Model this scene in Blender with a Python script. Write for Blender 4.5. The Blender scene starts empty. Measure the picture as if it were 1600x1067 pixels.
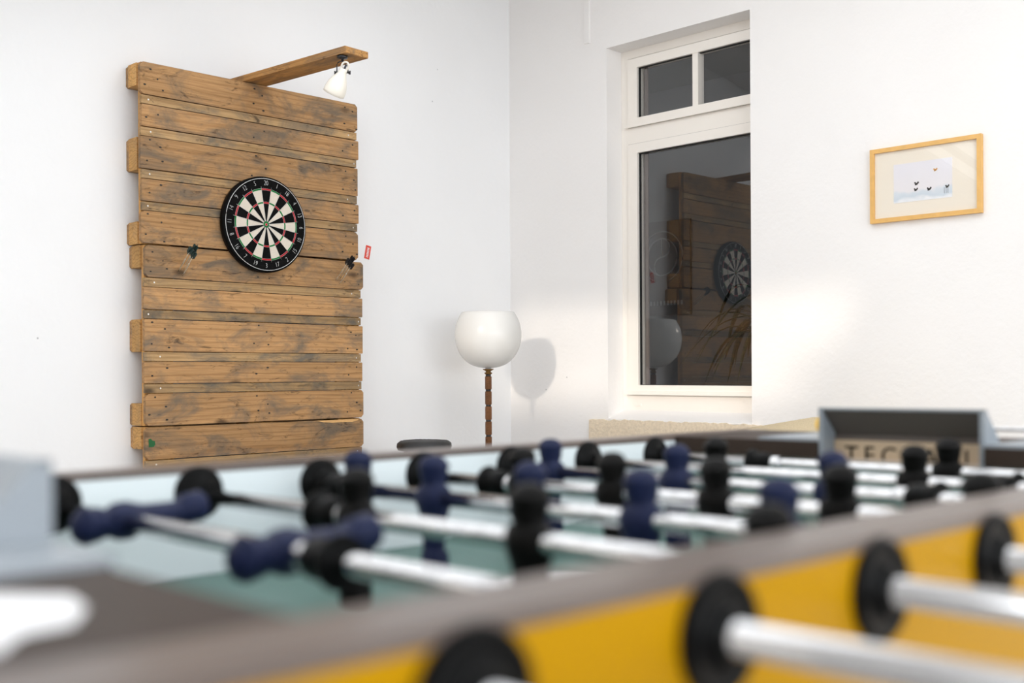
import bpy, bmesh, math, random
from mathutils import Matrix, Vector, Euler
random.seed(7)
sc = bpy.context.scene
COL = sc.collection
PI = math.pi
CH = 1.04            # camera height above the floor; x to the right wall, y to the left wall

# ------------------------------------------------------------------ camera
cam_d = bpy.data.cameras.new('camera')
cam = bpy.data.objects.new('camera', cam_d); COL.objects.link(cam)
cam_d.lens = 39.15; cam_d.sensor_width = 36; cam_d.shift_y = 0.0284; cam_d.clip_start = 0.02
cam_d.dof.use_dof = True; cam_d.dof.focus_distance = 5.4; cam_d.dof.aperture_fstop = 3.4
cam.matrix_world = Matrix.Translation((0, 0, CH)) @ Matrix.Rotation(-PI/4, 4, 'Z') @ Matrix.Rotation(PI/2, 4, 'X') @ Matrix.Rotation(-0.0053, 4, 'Z')
sc.camera = cam

# ------------------------------------------------------------------ light and exposure
sc.view_settings.view_transform = 'Standard'; sc.view_settings.look = 'None'
sc.view_settings.gamma = 1; sc.view_settings.use_curve_mapping = False
sc.view_settings.exposure = 0.17
sc.cycles.use_denoising = True
sc.cycles.max_bounces = 10; sc.cycles.diffuse_bounces = 6; sc.cycles.caustics_reflective = False
world = bpy.data.worlds.new('world'); sc.world = world; world.use_nodes = True
bg = world.node_tree.nodes['Background']; bg.inputs[0].default_value = (0.80, 0.90, 1.0, 1); bg.inputs[1].default_value = 1.2

RS = 0.145                                   # roof slope
def roofz(x): return CH + 2.45 - RS*(4.72 - x)
def light(name, kind, loc, rot, energy, color, **kw):
    d = bpy.data.lights.new(name, kind); d.energy = energy; d.color = color
    for k, v in kw.items(): setattr(d, k, v)
    o = bpy.data.objects.new(name, d); COL.objects.link(o); o.location = loc; o.rotation_euler = rot
    return o
# low sun: travels +x, a little +y, down
sd = Vector((0.627, 0.241, -0.181)).normalized()
sun = light('sun', 'SUN', (-6, 0, 6), (0, 0, 0), 12.0, (1.0, 0.84, 0.64), angle=math.radians(3.0))
sun.rotation_euler = sd.to_track_quat('-Z', 'Y').to_euler()
# daylight through the translucent corrugated roof
SKA = -math.atan(RS)
light('skylight', 'AREA', (1.45, 1.75, roofz(1.45) - 0.05), (0, SKA, 0), 103, (0.93, 0.965, 1.0), shape='RECTANGLE', size=4.6, size_y=4.6)
light('low_skylight', 'AREA', (-1.9, 2.4, roofz(-1.9) - 0.05), (0, SKA, 0), 16, (1.0, 0.97, 0.92), shape='RECTANGLE', size=1.9, size_y=4.0)
# fill lamps added at the unseen back and side walls
light('back_wall_fill', 'AREA', (1.3, -2.94, 1.75), (PI/2, 0, 0), 115, (0.94, 0.97, 1.0), shape='RECTANGLE', size=5.6, size_y=1.7)
light('side_wall_fill', 'AREA', (-2.94, 0.3, 1.55), (0, -PI/2, 0), 14, (1.0, 0.90, 0.76), shape='RECTANGLE', size=1.4, size_y=4.2)

# ------------------------------------------------------------------ material helpers
def mat(name):
    m = bpy.data.materials.new(name); m.use_nodes = True
    nt = m.node_tree; b = nt.nodes['Principled BSDF']
    return m, nt, b
def N(nt, t, **kw):
    n = nt.nodes.new(t)
    for k, v in kw.items(): setattr(n, k, v)
    return n
def ramp(nt, stops):
    r = N(nt, 'ShaderNodeValToRGB'); e = r.color_ramp.elements
    while len(e) < len(stops): e.new(0.5)
    for el, (p, c) in zip(e, stops): el.position = p; el.color = (*c, 1)
    return r
def srgb(r, g, b):
    f = lambda c: (c/255/12.92) if c <= 10 else ((c/255 + 0.055)/1.055)**2.4
    return (f(r), f(g), f(b))
def plain(name, col, rough=0.5, metal=0.0, bump=0.0, bscale=60, spec=0.5, var=0.0, coat=0.0):
    m, nt, b = mat(name)
    b.inputs['Base Color'].default_value = (*col, 1); b.inputs['Roughness'].default_value = rough
    b.inputs['Metallic'].default_value = metal; b.inputs['Specular IOR Level'].default_value = spec
    b.inputs['Coat Weight'].default_value = coat
    tc = N(nt, 'ShaderNodeTexCoord'); no = N(nt, 'ShaderNodeTexNoise'); no.inputs['Scale'].default_value = bscale; no.inputs['Detail'].default_value = 5
    nt.links.new(tc.outputs['Object'], no.inputs['Vector'])
    if var:
        r = ramp(nt, [(0.3, tuple(c*(1 - var) for c in col)), (0.7, tuple(min(1, c*(1 + var)) for c in col))])
        nt.links.new(no.outputs['Fac'], r.inputs['Fac']); nt.links.new(r.outputs['Color'], b.inputs['Base Color'])
    if bump:
        bu = N(nt, 'ShaderNodeBump'); bu.inputs['Strength'].default_value = bump; bu.inputs['Distance'].default_value = 0.004
        nt.links.new(no.outputs['Fac'], bu.inputs['Height']); nt.links.new(bu.outputs['Normal'], b.inputs['Normal'])
    return m

def plaster(name, col):
    m, nt, b = mat(name)
    b.inputs['Roughness'].default_value = 0.75; b.inputs['Specular IOR Level'].default_value = 0.25
    tc = N(nt, 'ShaderNodeTexCoord')
    n1 = N(nt, 'ShaderNodeTexNoise'); n1.inputs['Scale'].default_value = 1.6; n1.inputs['Detail'].default_value = 6
    n2 = N(nt, 'ShaderNodeTexNoise'); n2.inputs['Scale'].default_value = 38; n2.inputs['Detail'].default_value = 6
    vo = N(nt, 'ShaderNodeTexVoronoi'); vo.inputs['Scale'].default_value = 4.2
    for n in (n1, n2, vo): nt.links.new(tc.outputs['Object'], n.inputs['Vector'])
    r = ramp(nt, [(0.3, tuple(c*0.975 for c in col)), (0.7, col)])
    nt.links.new(n1.outputs['Fac'], r.inputs['Fac'])
    # little chips and specks
    sp = ramp(nt, [(0.012, (0.55, 0.55, 0.55)), (0.022, (1, 1, 1))]); nt.links.new(vo.outputs['Distance'], sp.inputs['Fac'])
    mx = N(nt, 'ShaderNodeMix', data_type='RGBA', blend_type='MULTIPLY'); mx.inputs[0].default_value = 1
    nt.links.new(r.outputs['Color'], mx.inputs[6]); nt.links.new(sp.outputs['Color'], mx.inputs[7])
    nt.links.new(mx.outputs[2], b.inputs['Base Color'])
    ad = N(nt, 'ShaderNodeMath', operation='MULTIPLY_ADD'); ad.inputs[1].default_value = 4.0
    nt.links.new(n1.outputs['Fac'], ad.inputs[0]); nt.links.new(n2.outputs['Fac'], ad.inputs[2])
    bu = N(nt, 'ShaderNodeBump'); bu.inputs['Strength'].default_value = 0.22; bu.inputs['Distance'].default_value = 0.006
    nt.links.new(ad.outputs[0], bu.inputs['Height']); nt.links.new(bu.outputs['Normal'], b.inputs['Normal'])
    return m

def wood(name, base, dark, grey, stain=0.5, scale=1.0, rough=0.75):
    """weathered sawn timber, grain along the object's local x"""
    m, nt, b = mat(name); L = nt.links.new
    b.inputs['Roughness'].default_value = rough; b.inputs['Specular IOR Level'].default_value = 0.25
    tc = N(nt, 'ShaderNodeTexCoord'); oi = N(nt, 'ShaderNodeObjectInfo')
    off = N(nt, 'ShaderNodeVectorMath', operation='SCALE'); off.inputs[0].default_value = (13.1, 7.7, 5.3)
    L(oi.outputs['Random'], off.inputs['Scale'])
    ad = N(nt, 'ShaderNodeVectorMath', operation='ADD'); L(tc.outputs['Object'], ad.inputs[0]); L(off.outputs[0], ad.inputs[1])
    def noise(sx, sy, sz, det=6, dist=0.0, rough=0.6):
        mp = N(nt, 'ShaderNodeMapping'); mp.inputs['Scale'].default_value = (sx*scale, sy*scale, sz*scale); L(ad.outputs[0], mp.inputs['Vector'])
        n = N(nt, 'ShaderNodeTexNoise'); n.inputs['Scale'].default_value = 1; n.inputs['Detail'].default_value = det
        n.inputs['Distortion'].default_value = dist; n.inputs['Roughness'].default_value = rough
        L(mp.outputs[0], n.inputs['Vector']); return n
    big = noise(1.6, 9, 9, 3, 0.4)
    # growth rings: wave distorted by a slow noise, so cathedral figures show
    mp = N(nt, 'ShaderNodeMapping'); mp.inputs['Scale'].default_value = (0.55*scale, 9*scale, 9*scale); L(ad.outputs[0], mp.inputs['Vector'])
    wv = N(nt, 'ShaderNodeTexWave', wave_type='BANDS', bands_direction='Z'); wv.inputs['Scale'].default_value = 1.5
    wv.inputs['Distortion'].default_value = 16; wv.inputs['Detail'].default_value = 3; wv.inputs['Detail Scale'].default_value = 0.7
    L(mp.outputs[0], wv.inputs['Vector'])
    fine = noise(7, 190, 190, 5)
    st = noise(4.2, 8, 8, 7, 0.6, 0.68)
    c1 = ramp(nt, [(0.25, tuple(x*0.86 for x in base)), (0.5, base), (0.75, tuple(min(1, x*1.14) for x in base))]); L(big.outputs['Fac'], c1.inputs['Fac'])
    c2 = ramp(nt, [(0.0, (0.62, 0.54, 0.46)), (0.35, (1, 1, 1)), (1, (1.04, 1.02, 1.0))]); L(wv.outputs['Fac'], c2.inputs['Fac'])
    m1 = N(nt, 'ShaderNodeMix', data_type='RGBA', blend_type='MULTIPLY'); m1.inputs[0].default_value = 0.55; L(c1.outputs['Color'], m1.inputs[6]); L(c2.outputs['Color'], m1.inputs[7])
    c3 = ramp(nt, [(0.3, (0.66, 0.62, 0.56)), (0.6, (1.06, 1.05, 1.04))]); L(fine.outputs['Fac'], c3.inputs['Fac'])
    m2 = N(nt, 'ShaderNodeMix', data_type='RGBA', blend_type='MULTIPLY'); m2.inputs[0].default_value = 0.65; L(m1.outputs[2], m2.inputs[6]); L(c3.outputs['Color'], m2.inputs[7])
    # grey weathering in blotches
    f = ramp(nt, [(0.46, (0, 0, 0)), (0.66, (stain, stain, stain))]); L(st.outputs['Fac'], f.inputs['Fac'])
    m3 = N(nt, 'ShaderNodeMix', data_type='RGBA'); L(f.outputs['Color'], m3.inputs[0]); L(m2.outputs[2], m3.inputs[6]); m3.inputs[7].default_value = (*grey, 1)
    # dark marks and scuffs
    st2 = noise(9, 30, 30, 6, 1.2, 0.7)
    f2 = ramp(nt, [(0.57, (0, 0, 0)), (0.70, (0.8, 0.8, 0.8))]); L(st2.outputs['Fac'], f2.inputs['Fac'])
    m4 = N(nt, 'ShaderNodeMix', data_type='RGBA'); L(f2.outputs['Color'], m4.inputs[0]); L(m3.outputs[2], m4.inputs[6]); m4.inputs[7].default_value = (*dark, 1)
    # knots
    mk = N(nt, 'ShaderNodeMapping'); mk.inputs['Scale'].default_value = (3.0*scale, 6*scale, 6*scale); L(ad.outputs[0], mk.inputs['Vector'])
    vk = N(nt, 'ShaderNodeTexVoronoi'); vk.inputs['Scale'].default_value = 1.0; L(mk.outputs[0], vk.inputs['Vector'])
    fk = ramp(nt, [(0.04, (0.8, 0.8, 0.8)), (0.13, (0, 0, 0))]); L(vk.outputs['Distance'], fk.inputs['Fac'])
    m5 = N(nt, 'ShaderNodeMix', data_type='RGBA'); L(fk.outputs['Color'], m5.inputs[0]); L(m4.outputs[2], m5.inputs[6]); m5.inputs[7].default_value = (*dark, 1)
    # each board its own tone
    hs = N(nt, 'ShaderNodeHueSaturation')
    mr = N(nt, 'ShaderNodeMapRange'); mr.inputs[3].default_value = 0.78; mr.inputs[4].default_value = 1.12; L(oi.outputs['Random'], mr.inputs[0]); L(mr.outputs[0], hs.inputs['Value'])
    L(m5.outputs[2], hs.inputs['Color']); L(hs.outputs[0], b.inputs['Base Color'])
    bu = N(nt, 'ShaderNodeBump'); bu.inputs['Strength'].default_value = 0.35; bu.inputs['Distance'].default_value = 0.002
    L(fine.outputs['Fac'], bu.inputs['Height']); L(bu.outputs['Normal'], b.inputs['Normal'])
    return m

def glassy(name, ior, tint=(1, 1, 1)):
    m = bpy.data.materials.new(name); m.use_nodes = True; nt = m.node_tree; nt.nodes.clear()
    o = N(nt, 'ShaderNodeOutputMaterial'); mx = N(nt, 'ShaderNodeMixShader'); fr = N(nt, 'ShaderNodeFresnel'); fr.inputs['IOR'].default_value = ior
    t = N(nt, 'ShaderNodeBsdfTransparent'); t.inputs[0].default_value = (*tint, 1); g = N(nt, 'ShaderNodeBsdfGlossy'); g.inputs['Roughness'].default_value = 0.0
    ge = N(nt, 'ShaderNodeNewGeometry'); iv = N(nt, 'ShaderNodeMath', operation='SUBTRACT'); iv.inputs[0].default_value = 1.0; mu = N(nt, 'ShaderNodeMath', operation='MULTIPLY')
    nt.links.new(ge.outputs['Backfacing'], iv.inputs[1]); nt.links.new(iv.outputs[0], mu.inputs[0]); nt.links.new(fr.outputs[0], mu.inputs[1])   # the front face mirrors, the far face only passes light
    nt.links.new(mu.outputs[0], mx.inputs[0]); nt.links.new(t.outputs[0], mx.inputs[1]); nt.links.new(g.outputs[0], mx.inputs[2]); nt.links.new(mx.outputs[0], o.inputs[0])
    return m

M = {}
M['wall_l'] = plaster('plaster_white', (0.86, 0.86, 0.865))
M['wall_r'] = plaster('plaster_warm_white', (0.87, 0.85, 0.835))
M['floor'] = plain('floor_screed', srgb(168, 166, 164), 0.5, bump=0.1, var=0.1, bscale=8)
M['roof'] = plain('roof_board_white', (0.82, 0.82, 0.82), 0.7)
M['raw'] = plain('raw_render', srgb(228, 212, 188), 0.95, bump=0.9, bscale=70, var=0.08, spec=0.1)
M['pvc'] = plain('window_frame_white', srgb(240, 234, 226), 0.35)
M['seal'] = plain('rubber_seal', (0.01, 0.01, 0.01), 0.6)
M['pane'] = glassy('window_glass', 2.15)
m = bpy.data.materials.new('sun_dimming_sheet'); m.use_nodes = True; m.node_tree.nodes.clear()  # tint added to dim the sun at the roof hatch
o_ = N(m.node_tree, 'ShaderNodeOutputMaterial'); t_ = N(m.node_tree, 'ShaderNodeBsdfTransparent'); t_.inputs[0].default_value = (0.36, 0.37, 0.39, 1); m.node_tree.links.new(t_.outputs[0], o_.inputs[0]); M['tint'] = m
M['plank'] = wood('pallet_plank', srgb(190, 148, 102), srgb(62, 48, 36), srgb(120, 106, 90), 0.95)
M['filler'] = wood('filler_slat_wood', srgb(180, 148, 106), srgb(66, 54, 42), srgb(112, 103, 90), 1.0)
M['block'] = wood('pallet_block', srgb(205, 160, 100), srgb(96, 66, 40), srgb(150, 125, 100), 0.4, 1.6)
M['cross'] = wood('cross_board_wood', srgb(214, 162, 96), srgb(110, 74, 40), srgb(160, 130, 95), 0.3)
M['arm'] = wood('arm_board_wood', srgb(184, 138, 84), srgb(74, 56, 42), srgb(112, 94, 76), 0.85)
M['nail'] = plain('nail_dark', (0.02, 0.016, 0.012), 0.6)
M['screw'] = plain('screw_bright', (0.75, 0.73, 0.7), 0.3, 1.0)
M['fresh'] = plain('fresh_split_wood', srgb(214, 168, 110), 0.8, var=0.06)
M['green_paint'] = plain('green_paint_mark', srgb(30, 92, 48), 0.8)
M['black'] = plain('black_rubber', (0.003, 0.003, 0.003), 0.42, spec=0.08)
M['black_matt'] = plain('black_sisal', (0.006, 0.006, 0.006), 0.8, bump=0.3, bscale=400, spec=0.05)
M['cream'] = plain('cream_sisal', srgb(214, 204, 190), 0.9, bump=0.3, bscale=400, var=0.1, spec=0.2)
M['red'] = plain('red_sisal', srgb(176, 36, 44), 0.85, spec=0.2)
M['green'] = plain('green_sisal', srgb(24, 112, 54), 0.85, spec=0.2)
M['wire'] = plain('steel_wire', (0.72, 0.72, 0.72), 0.3, 0.8)
M['white_wire'] = plain('white_number_wire', (0.8, 0.8, 0.8), 0.5)
M['ceramic'] = plain('cream_ceramic', srgb(240, 234, 222), 0.3, coat=0.3)
M['darkmetal'] = plain('dark_metal', (0.06, 0.06, 0.065), 0.35, 0.9)
M['brass'] = plain('aged_brass', srgb(120, 90, 50), 0.4, 0.9)
M['walnut'] = wood('lamp_pole_wood', srgb(124, 84, 54), srgb(70, 42, 26), srgb(110, 80, 56), 0.2, 3)
M['sticker'] = plain('red_sticker', srgb(222, 78, 62), 0.5)
M['white'] = plain('white_print', (0.80, 0.80, 0.81), 0.5)
M['oakframe'] = plain('picture_frame_wood', srgb(222, 174, 100), 0.4, var=0.06, bscale=30)
M['mat'] = plain('mat_board', srgb(238, 228, 212), 0.9)
M['glass_pic'] = glassy('picture_glass', 1.5)
M['chrome'] = plain('chrome_rod', (0.64, 0.64, 0.65), 0.10, 1.0)
M['yellow'] = plain('yellow_laminate', srgb(174, 128, 0), 0.38, spec=0.08, var=0.03, bscale=3)
M['rim'] = plain('grey_brown_rim', srgb(96, 84, 78), 0.32, spec=0.45)
M['deck'] = plain('dark_brown_ledge', srgb(58, 48, 42), 0.5, spec=0.12, var=0.05, bscale=4)
M['inner'] = plain('pale_grey_inner_wall', srgb(222, 230, 233), 0.4, spec=0.3)
M['endwall'] = plain('warm_grey_end_wall', srgb(205, 190, 176), 0.4)
M['field'] = plain('green_playfield', srgb(76, 108, 100), 0.4, spec=0.3)
M['hood'] = plain('grey_metal_hood', srgb(140, 147, 154), 0.4)
M['hood_in'] = plain('hood_shade_grey_brown', srgb(96, 88, 84), 0.7)  # inner shade of the hood put into the colour
M['beige'] = plain('beige_name_panel', srgb(198, 174, 146), 0.6)
M['blue'] = plain('navy_figure', srgb(24, 31, 60), 0.5, spec=0.15, var=0.15, bscale=120)
M['blackfig'] = plain('black_figure', (0.004, 0.0036, 0.0034), 0.4, spec=0.08, var=0.2, bscale=120)
M['face'] = plain('figure_face_tint', srgb(112, 70, 66), 0.6)
M['face_dark'] = plain('figure_face_dark', srgb(52, 42, 36), 0.6)
M['bead_y'] = plain('yellow_plastic', srgb(250, 196, 0), 0.35)
M['bead_b'] = plain('black_plastic', (0.02, 0.02, 0.02), 0.4)
M['burlap'] = plain('burlap', srgb(202, 185, 154), 0.95, bump=0.8, bscale=320, var=0.22, spec=0.1)
M['leather'] = plain('black_leather', (0.02, 0.02, 0.021), 0.55, bump=0.4, bscale=60)
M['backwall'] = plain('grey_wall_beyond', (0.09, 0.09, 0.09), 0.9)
M['poster'] = plain('dark_poster', (0.02, 0.02, 0.021), 0.8)
M['poster_mark'] = plain('poster_grey_print', (0.13, 0.13, 0.13), 0.8)
M['leaf'] = plain('dark_leaf', srgb(30, 40, 22), 0.6)
M['pot'] = plain('clay_pot', srgb(140, 90, 66), 0.8)
M['flight_green'] = plain('dart_flight_green', srgb(36, 58, 54), 0.5)
M['flight_black'] = plain('dart_flight_black', (0.012, 0.012, 0.014), 0.5)
M['steel'] = plain('dart_barrel_steel', (0.75, 0.70, 0.60), 0.28, 1.0)
M['clear'] = plain('dart_shaft_pale', srgb(214, 196, 172), 0.3)
# milk-glass lamp shade
m, nt, b = mat('milk_glass'); b.inputs['Base Color'].default_value = (0.88, 0.88, 0.87, 1); b.inputs['Roughness'].default_value = 0.22
b.inputs['Coat Weight'].default_value = 0.3
tr = N(nt, 'ShaderNodeBsdfTranslucent'); tr.inputs[0].default_value = (0.9, 0.89, 0.87, 1)
mxs = N(nt, 'ShaderNodeMixShader'); mxs.inputs[0].default_value = 0.35
nt.links.new(b.outputs[0], mxs.inputs[1]); nt.links.new(tr.outputs[0], mxs.inputs[2]); nt.links.new(mxs.outputs[0], nt.nodes['Material Output'].inputs[0])
M['milk'] = m
# water-colour landscape print: pale sky, bluish hills at the bottom (local y is up, x across)
m, nt, b = mat('watercolour_print'); b.inputs['Roughness'].default_value = 0.9
tc = N(nt, 'ShaderNodeTexCoord'); sp = N(nt, 'ShaderNodeSeparateXYZ'); nt.links.new(tc.outputs['Generated'], sp.inputs[0])
no = N(nt, 'ShaderNodeTexNoise'); no.inputs['Scale'].default_value = 5; no.inputs['Detail'].default_value = 6; nt.links.new(tc.outputs['Generated'], no.inputs['Vector'])
ma = N(nt, 'ShaderNodeMath', operation='MULTIPLY_ADD'); ma.inputs[1].default_value = 0.35; nt.links.new(no.outputs['Fac'], ma.inputs[0]); nt.links.new(sp.outputs['Z'], ma.inputs[2])
rp = ramp(nt, [(0.20, srgb(236, 236, 238)), (0.30, srgb(205, 214, 222)), (0.40, srgb(212, 219, 226)), (0.5, srgb(232, 228, 230)), (1.0, srgb(230, 227, 232))])
nt.links.new(ma.outputs[0], rp.inputs['Fac']); nt.links.new(rp.outputs['Color'], b.inputs['Base Color'])
M['print'] = m

# ------------------------------------------------------------------ geometry helpers
def obj(name, me, parent=None, loc=(0, 0, 0), rot=(0, 0, 0)):
    o = bpy.data.objects.new(name, me); COL.objects.link(o); o.parent = parent; o.location = loc; o.rotation_euler = rot
    return o
def thing(name, label, cat, loc=(0, 0, 0), rot=(0, 0, 0), group=None):
    o = bpy.data.objects.new(name, None); COL.objects.link(o); o.location = loc; o.rotation_euler = rot; o.empty_display_size = 0.1
    return tag(o, label, cat, group)
def tag(o, label, cat, group=None):
    o['label'] = label; o['category'] = cat
    if group: o['group'] = group
    return o
def struct(o): o['kind'] = 'structure'; return o

class MB:
    def __init__(s): s.bm = bmesh.new(); s.mi = 0
    def _new(s, vs, fs, smooth=False):
        v = [s.bm.verts.new(p) for p in vs]
        for f in fs:
            try: q = s.bm.faces.new([v[i] for i in f]); q.material_index = s.mi; q.smooth = smooth
            except ValueError: pass
        return v
    def box(s, a, b, mtx=None):
        (x0, y0, z0), (x1, y1, z1) = a, b
        vs = [Vector(p) for p in ((x0,y0,z0),(x1,y0,z0),(x1,y1,z0),(x0,y1,z0),(x0,y0,z1),(x1,y0,z1),(x1,y1,z1),(x0,y1,z1))]
        if mtx: vs = [mtx @ p for p in vs]
        s._new(vs, [(3,2,1,0),(4,5,6,7),(0,1,5,4),(1,2,6,5),(2,3,7,6),(3,0,4,7)]); return s
    def prism(s, pts, axis, a, b, mtx=None):
        """polygon pts in the two other axes, extruded along axis from a to b"""
        n = len(pts)
        def mk(p, t): return {'x': (t, p[0], p[1]), 'y': (p[0], t, p[1]), 'z': (p[0], p[1], t)}[axis]
        vs = [Vector(mk(p, a)) for p in pts] + [Vector(mk(p, b)) for p in pts]
        if mtx: vs = [mtx @ p for p in vs]
        s._new(vs, [tuple(range(n-1, -1, -1)), tuple(range(n, 2*n))] + [(i, (i+1) % n, n+(i+1) % n, n+i) for i in range(n)]); return s
    def loft(s, rings, cap=True, smooth=True):
        """rings: lists of points, equal length"""
        n = len(rings[0]); vs = [Vector(p) for r in rings for p in r]; fs = []
        for k in range(len(rings)-1):
            for i in range(n): j = (i+1) % n; fs.append((k*n+i, k*n+j, (k+1)*n+j, (k+1)*n+i))
        v = s._new(vs, fs, smooth)
        if cap:
            for r in (list(reversed(v[:n])), v[-n:]):
                q = s.bm.faces.new(r); q.material_index = s.mi
        return s
    def lathe(s, prof, seg=32, mtx=None, cap=True, smooth=True):
        """prof: (r, z) from bottom to top around local z"""
        M4 = mtx or Matrix()
        rings = [[M4 @ Vector((r*math.cos(2*PI*i/seg), r*math.sin(2*PI*i/seg), z)) for i in range(seg)] for r, z in prof]
        return s.loft(rings, cap, smooth)
    def tube(s, a, b, r, seg=16, r2=None):
        a, b = Vector(a), Vector(b); q = (b-a).to_track_quat('Z', 'Y').to_matrix().to_4x4()
        return s.lathe([(r, 0), (r if r2 is None else r2, (b-a).length)], seg, Matrix.Translation(a) @ q)
    def wire(s, pts, r, seg=6, closed=False):
        pts = [Vector(p) for p in pts]; rings = []; n = len(pts)
        for i, p in enumerate(pts):
            d = (pts[(i+1) % n] - pts[i-1]) if closed else (pts[min(i+1, n-1)] - pts[max(i-1, 0)])
            d.normalize(); u = d.orthogonal() if abs(d.z) > 0.99 else d.cross(Vector((0, 0, 1))); u.normalize(); w = d.cross(u)
            rings.append([p + r*(math.cos(2*PI*k/seg)*u + math.sin(2*PI*k/seg)*w) for k in range(seg)])
        if closed: rings.append(rings[0])
        return s.loft(rings, not closed)
    def ball(s, c, r, seg=16, sc=(1, 1, 1)):
        prof = [(max(1e-4, r*math.sin(PI*k/10)), -r*math.cos(PI*k/10)) for k in range(11)]
        return s.lathe(prof, seg, Matrix.Translation(c) @ Matrix.Diagonal((*sc, 1)))
    def bevel(s, w, seg=2):
        es = [e for e in s.bm.edges if len(e.link_faces) == 2 and e.calc_face_angle(0) > 0.5]
        bmesh.ops.bevel(s.bm, geom=es, offset=w, segments=seg, profile=0.6, affect='EDGES', clamp_overlap=True); return s
    def mesh(s, name, *mats):
        bmesh.ops.recalc_face_normals(s.bm, faces=s.bm.faces)
        me = bpy.data.meshes.new(name); s.bm.to_mesh(me); s.bm.free()
        for m in mats: me.materials.append(M[m] if isinstance(m, str) else m)
        return me
    def obj(s, name, mats, parent=None, loc=(0, 0, 0), rot=(0, 0, 0)):
        if isinstance(mats, str): mats = (mats,)
        return obj(name, s.mesh(name, *mats), parent, loc, rot)
def box(name, a, b, m, parent=None, bev=0.0, loc=(0, 0, 0), rot=(0, 0, 0)):
    q = MB().box(a, b)
    if bev: q.bevel(bev)
    return q.obj(name, m, parent, loc, rot)

DG = None
def text_mesh(txt, size, depth, m, spacing=1.0, off=0.0):
    cu = bpy.data.curves.new('lettering', 'FONT'); cu.body = txt; cu.size = size; cu.extrude = depth; cu.align_x = 'CENTER'; cu.align_y = 'CENTER'; cu.space_character = spacing
    cu.resolution_u = 3; cu.offset = off
    o = bpy.data.objects.new('lettering', cu); COL.objects.link(o)
    dg = bpy.context.evaluated_depsgraph_get(); me = bpy.data.meshes.new_from_object(o.evaluated_get(dg))
    bpy.data.objects.remove(o); me.materials.clear(); me.materials.append(M[m]); return me

# ------------------------------------------------------------------ the room
WX, WY = 4.72, 4.73          # inner faces of the right and the left wall
X0, Y0 = -3.0, -3.0
struct(box('floor', (X0-0.2, Y0-0.2, -0.1), (WX+2.6, WY+1.9, 0), 'floor'))
wl = MB().prism([(X0-0.2, 0), (WX+0.13, 0), (WX+0.13, roofz(WX)+0.1), (X0-0.2, roofz(X0)+0.1)], 'y', WY, WY+0.2); struct(wl.obj('wall_left', 'wall_l'))
# right wall, thickness 0.13, with the window opening; a second leaf behind holds the frame
OY0, OY1, OZ0, OZ1 = 3.048, 3.971, CH-0.272, CH+1.775
FY0, FY1, FZ0, FZ1 = 2.94, 3.985, CH-0.262, CH+1.79
def leaf(mb, x0, x1, y0, y1, z0, z1):
    T = roofz(WX)+0.15
    mb.box((x0, Y0-0.2, 0), (x1, y0, T)); mb.box((x0, y1, 0), (x1, WY+0.2, T)); mb.box((x0, y0, 0), (x1, y1, z0)); mb.box((x0, y0, z1), (x1, y1, T))
q = MB(); leaf(q, WX, WX+0.13, OY0, OY1, OZ0, OZ1); leaf(q, WX+0.13, WX+0.23, FY0, FY1, FZ0, FZ1); struct(q.obj('wall_right', 'wall_r'))
q = MB(); T = roofz(WX)+0.1     # wall behind, with an added long window opening
q.box((X0-0.2, Y0-0.2, 0), (-1.5, Y0, T)); q.box((4.1, Y0-0.2, 0), (WX, Y0, T)); q.box((-1.5, Y0-0.2, 0), (4.1, Y0, 0.9)); q.box((-1.5, Y0-0.2, 2.6), (4.1, Y0, T))
struct(q.obj('wall_back', 'wall_l'))
q = MB(); T = roofz(X0)+0.15      # side wall, with added window openings
q.box((X0-0.2, Y0, 0), (X0, -1.8, T)); q.box((X0-0.2, 2.4, 0), (X0, 3.3, T)); q.box((X0-0.2, 4.5, 0), (X0, WY, T)); q.box((X0-0.2, 3.3, 0), (X0, 4.5, 1.04)); q.box((X0-0.2, 3.3, 2.14), (X0, 4.5, T)); q.box((X0-0.2, -1.8, 0), (X0, 2.4, 0.85)); q.box((X0-0.2, -1.8, 2.25), (X0, 2.4, T))
struct(q.obj('wall_side', 'wall_l'))
def added_window(name, mk, a0, a1, z0, z1, n):
    w = thing(name, '', ''); del w['label'], w['category']; struct(w); q = MB()
    for i in range(n+1):
        a = a0 + (a1-a0-0.06)*i/n; q.box(*mk(a, a+0.06, z0, z1))
    for z in (z0, z1-0.06): q.box(*mk(a0, a1, z, z+0.06))
    q.obj('window_frame', 'pvc', w); return w
w_ = added_window('added_side_window', lambda a, b, c, d: ((X0-0.12, a, c), (X0-0.06, b, d)), -1.8, 2.4, 0.85, 2.25, 3)  # unseen frame added around the side fill lamp
box('sun_blocking_pane', (X0-0.10, -1.8, 0.85), (X0-0.08, 2.4, 2.25), 'roof', w_)  # opaque pane added to keep the sun off the table
added_window('added_sun_window', lambda a, b, c, d: ((X0-0.12, a, c), (X0-0.06, b, d)), 3.3, 4.5, 1.04, 2.14, 2)  # unseen opening added so sun warms the left wall
added_window('added_back_window', lambda a, b, c, d: ((a, Y0-0.12, c), (b, Y0-0.06, d)), -1.5, 4.1, 0.9, 2.6, 4)  # unseen frame added around the back fill lamp
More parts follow.
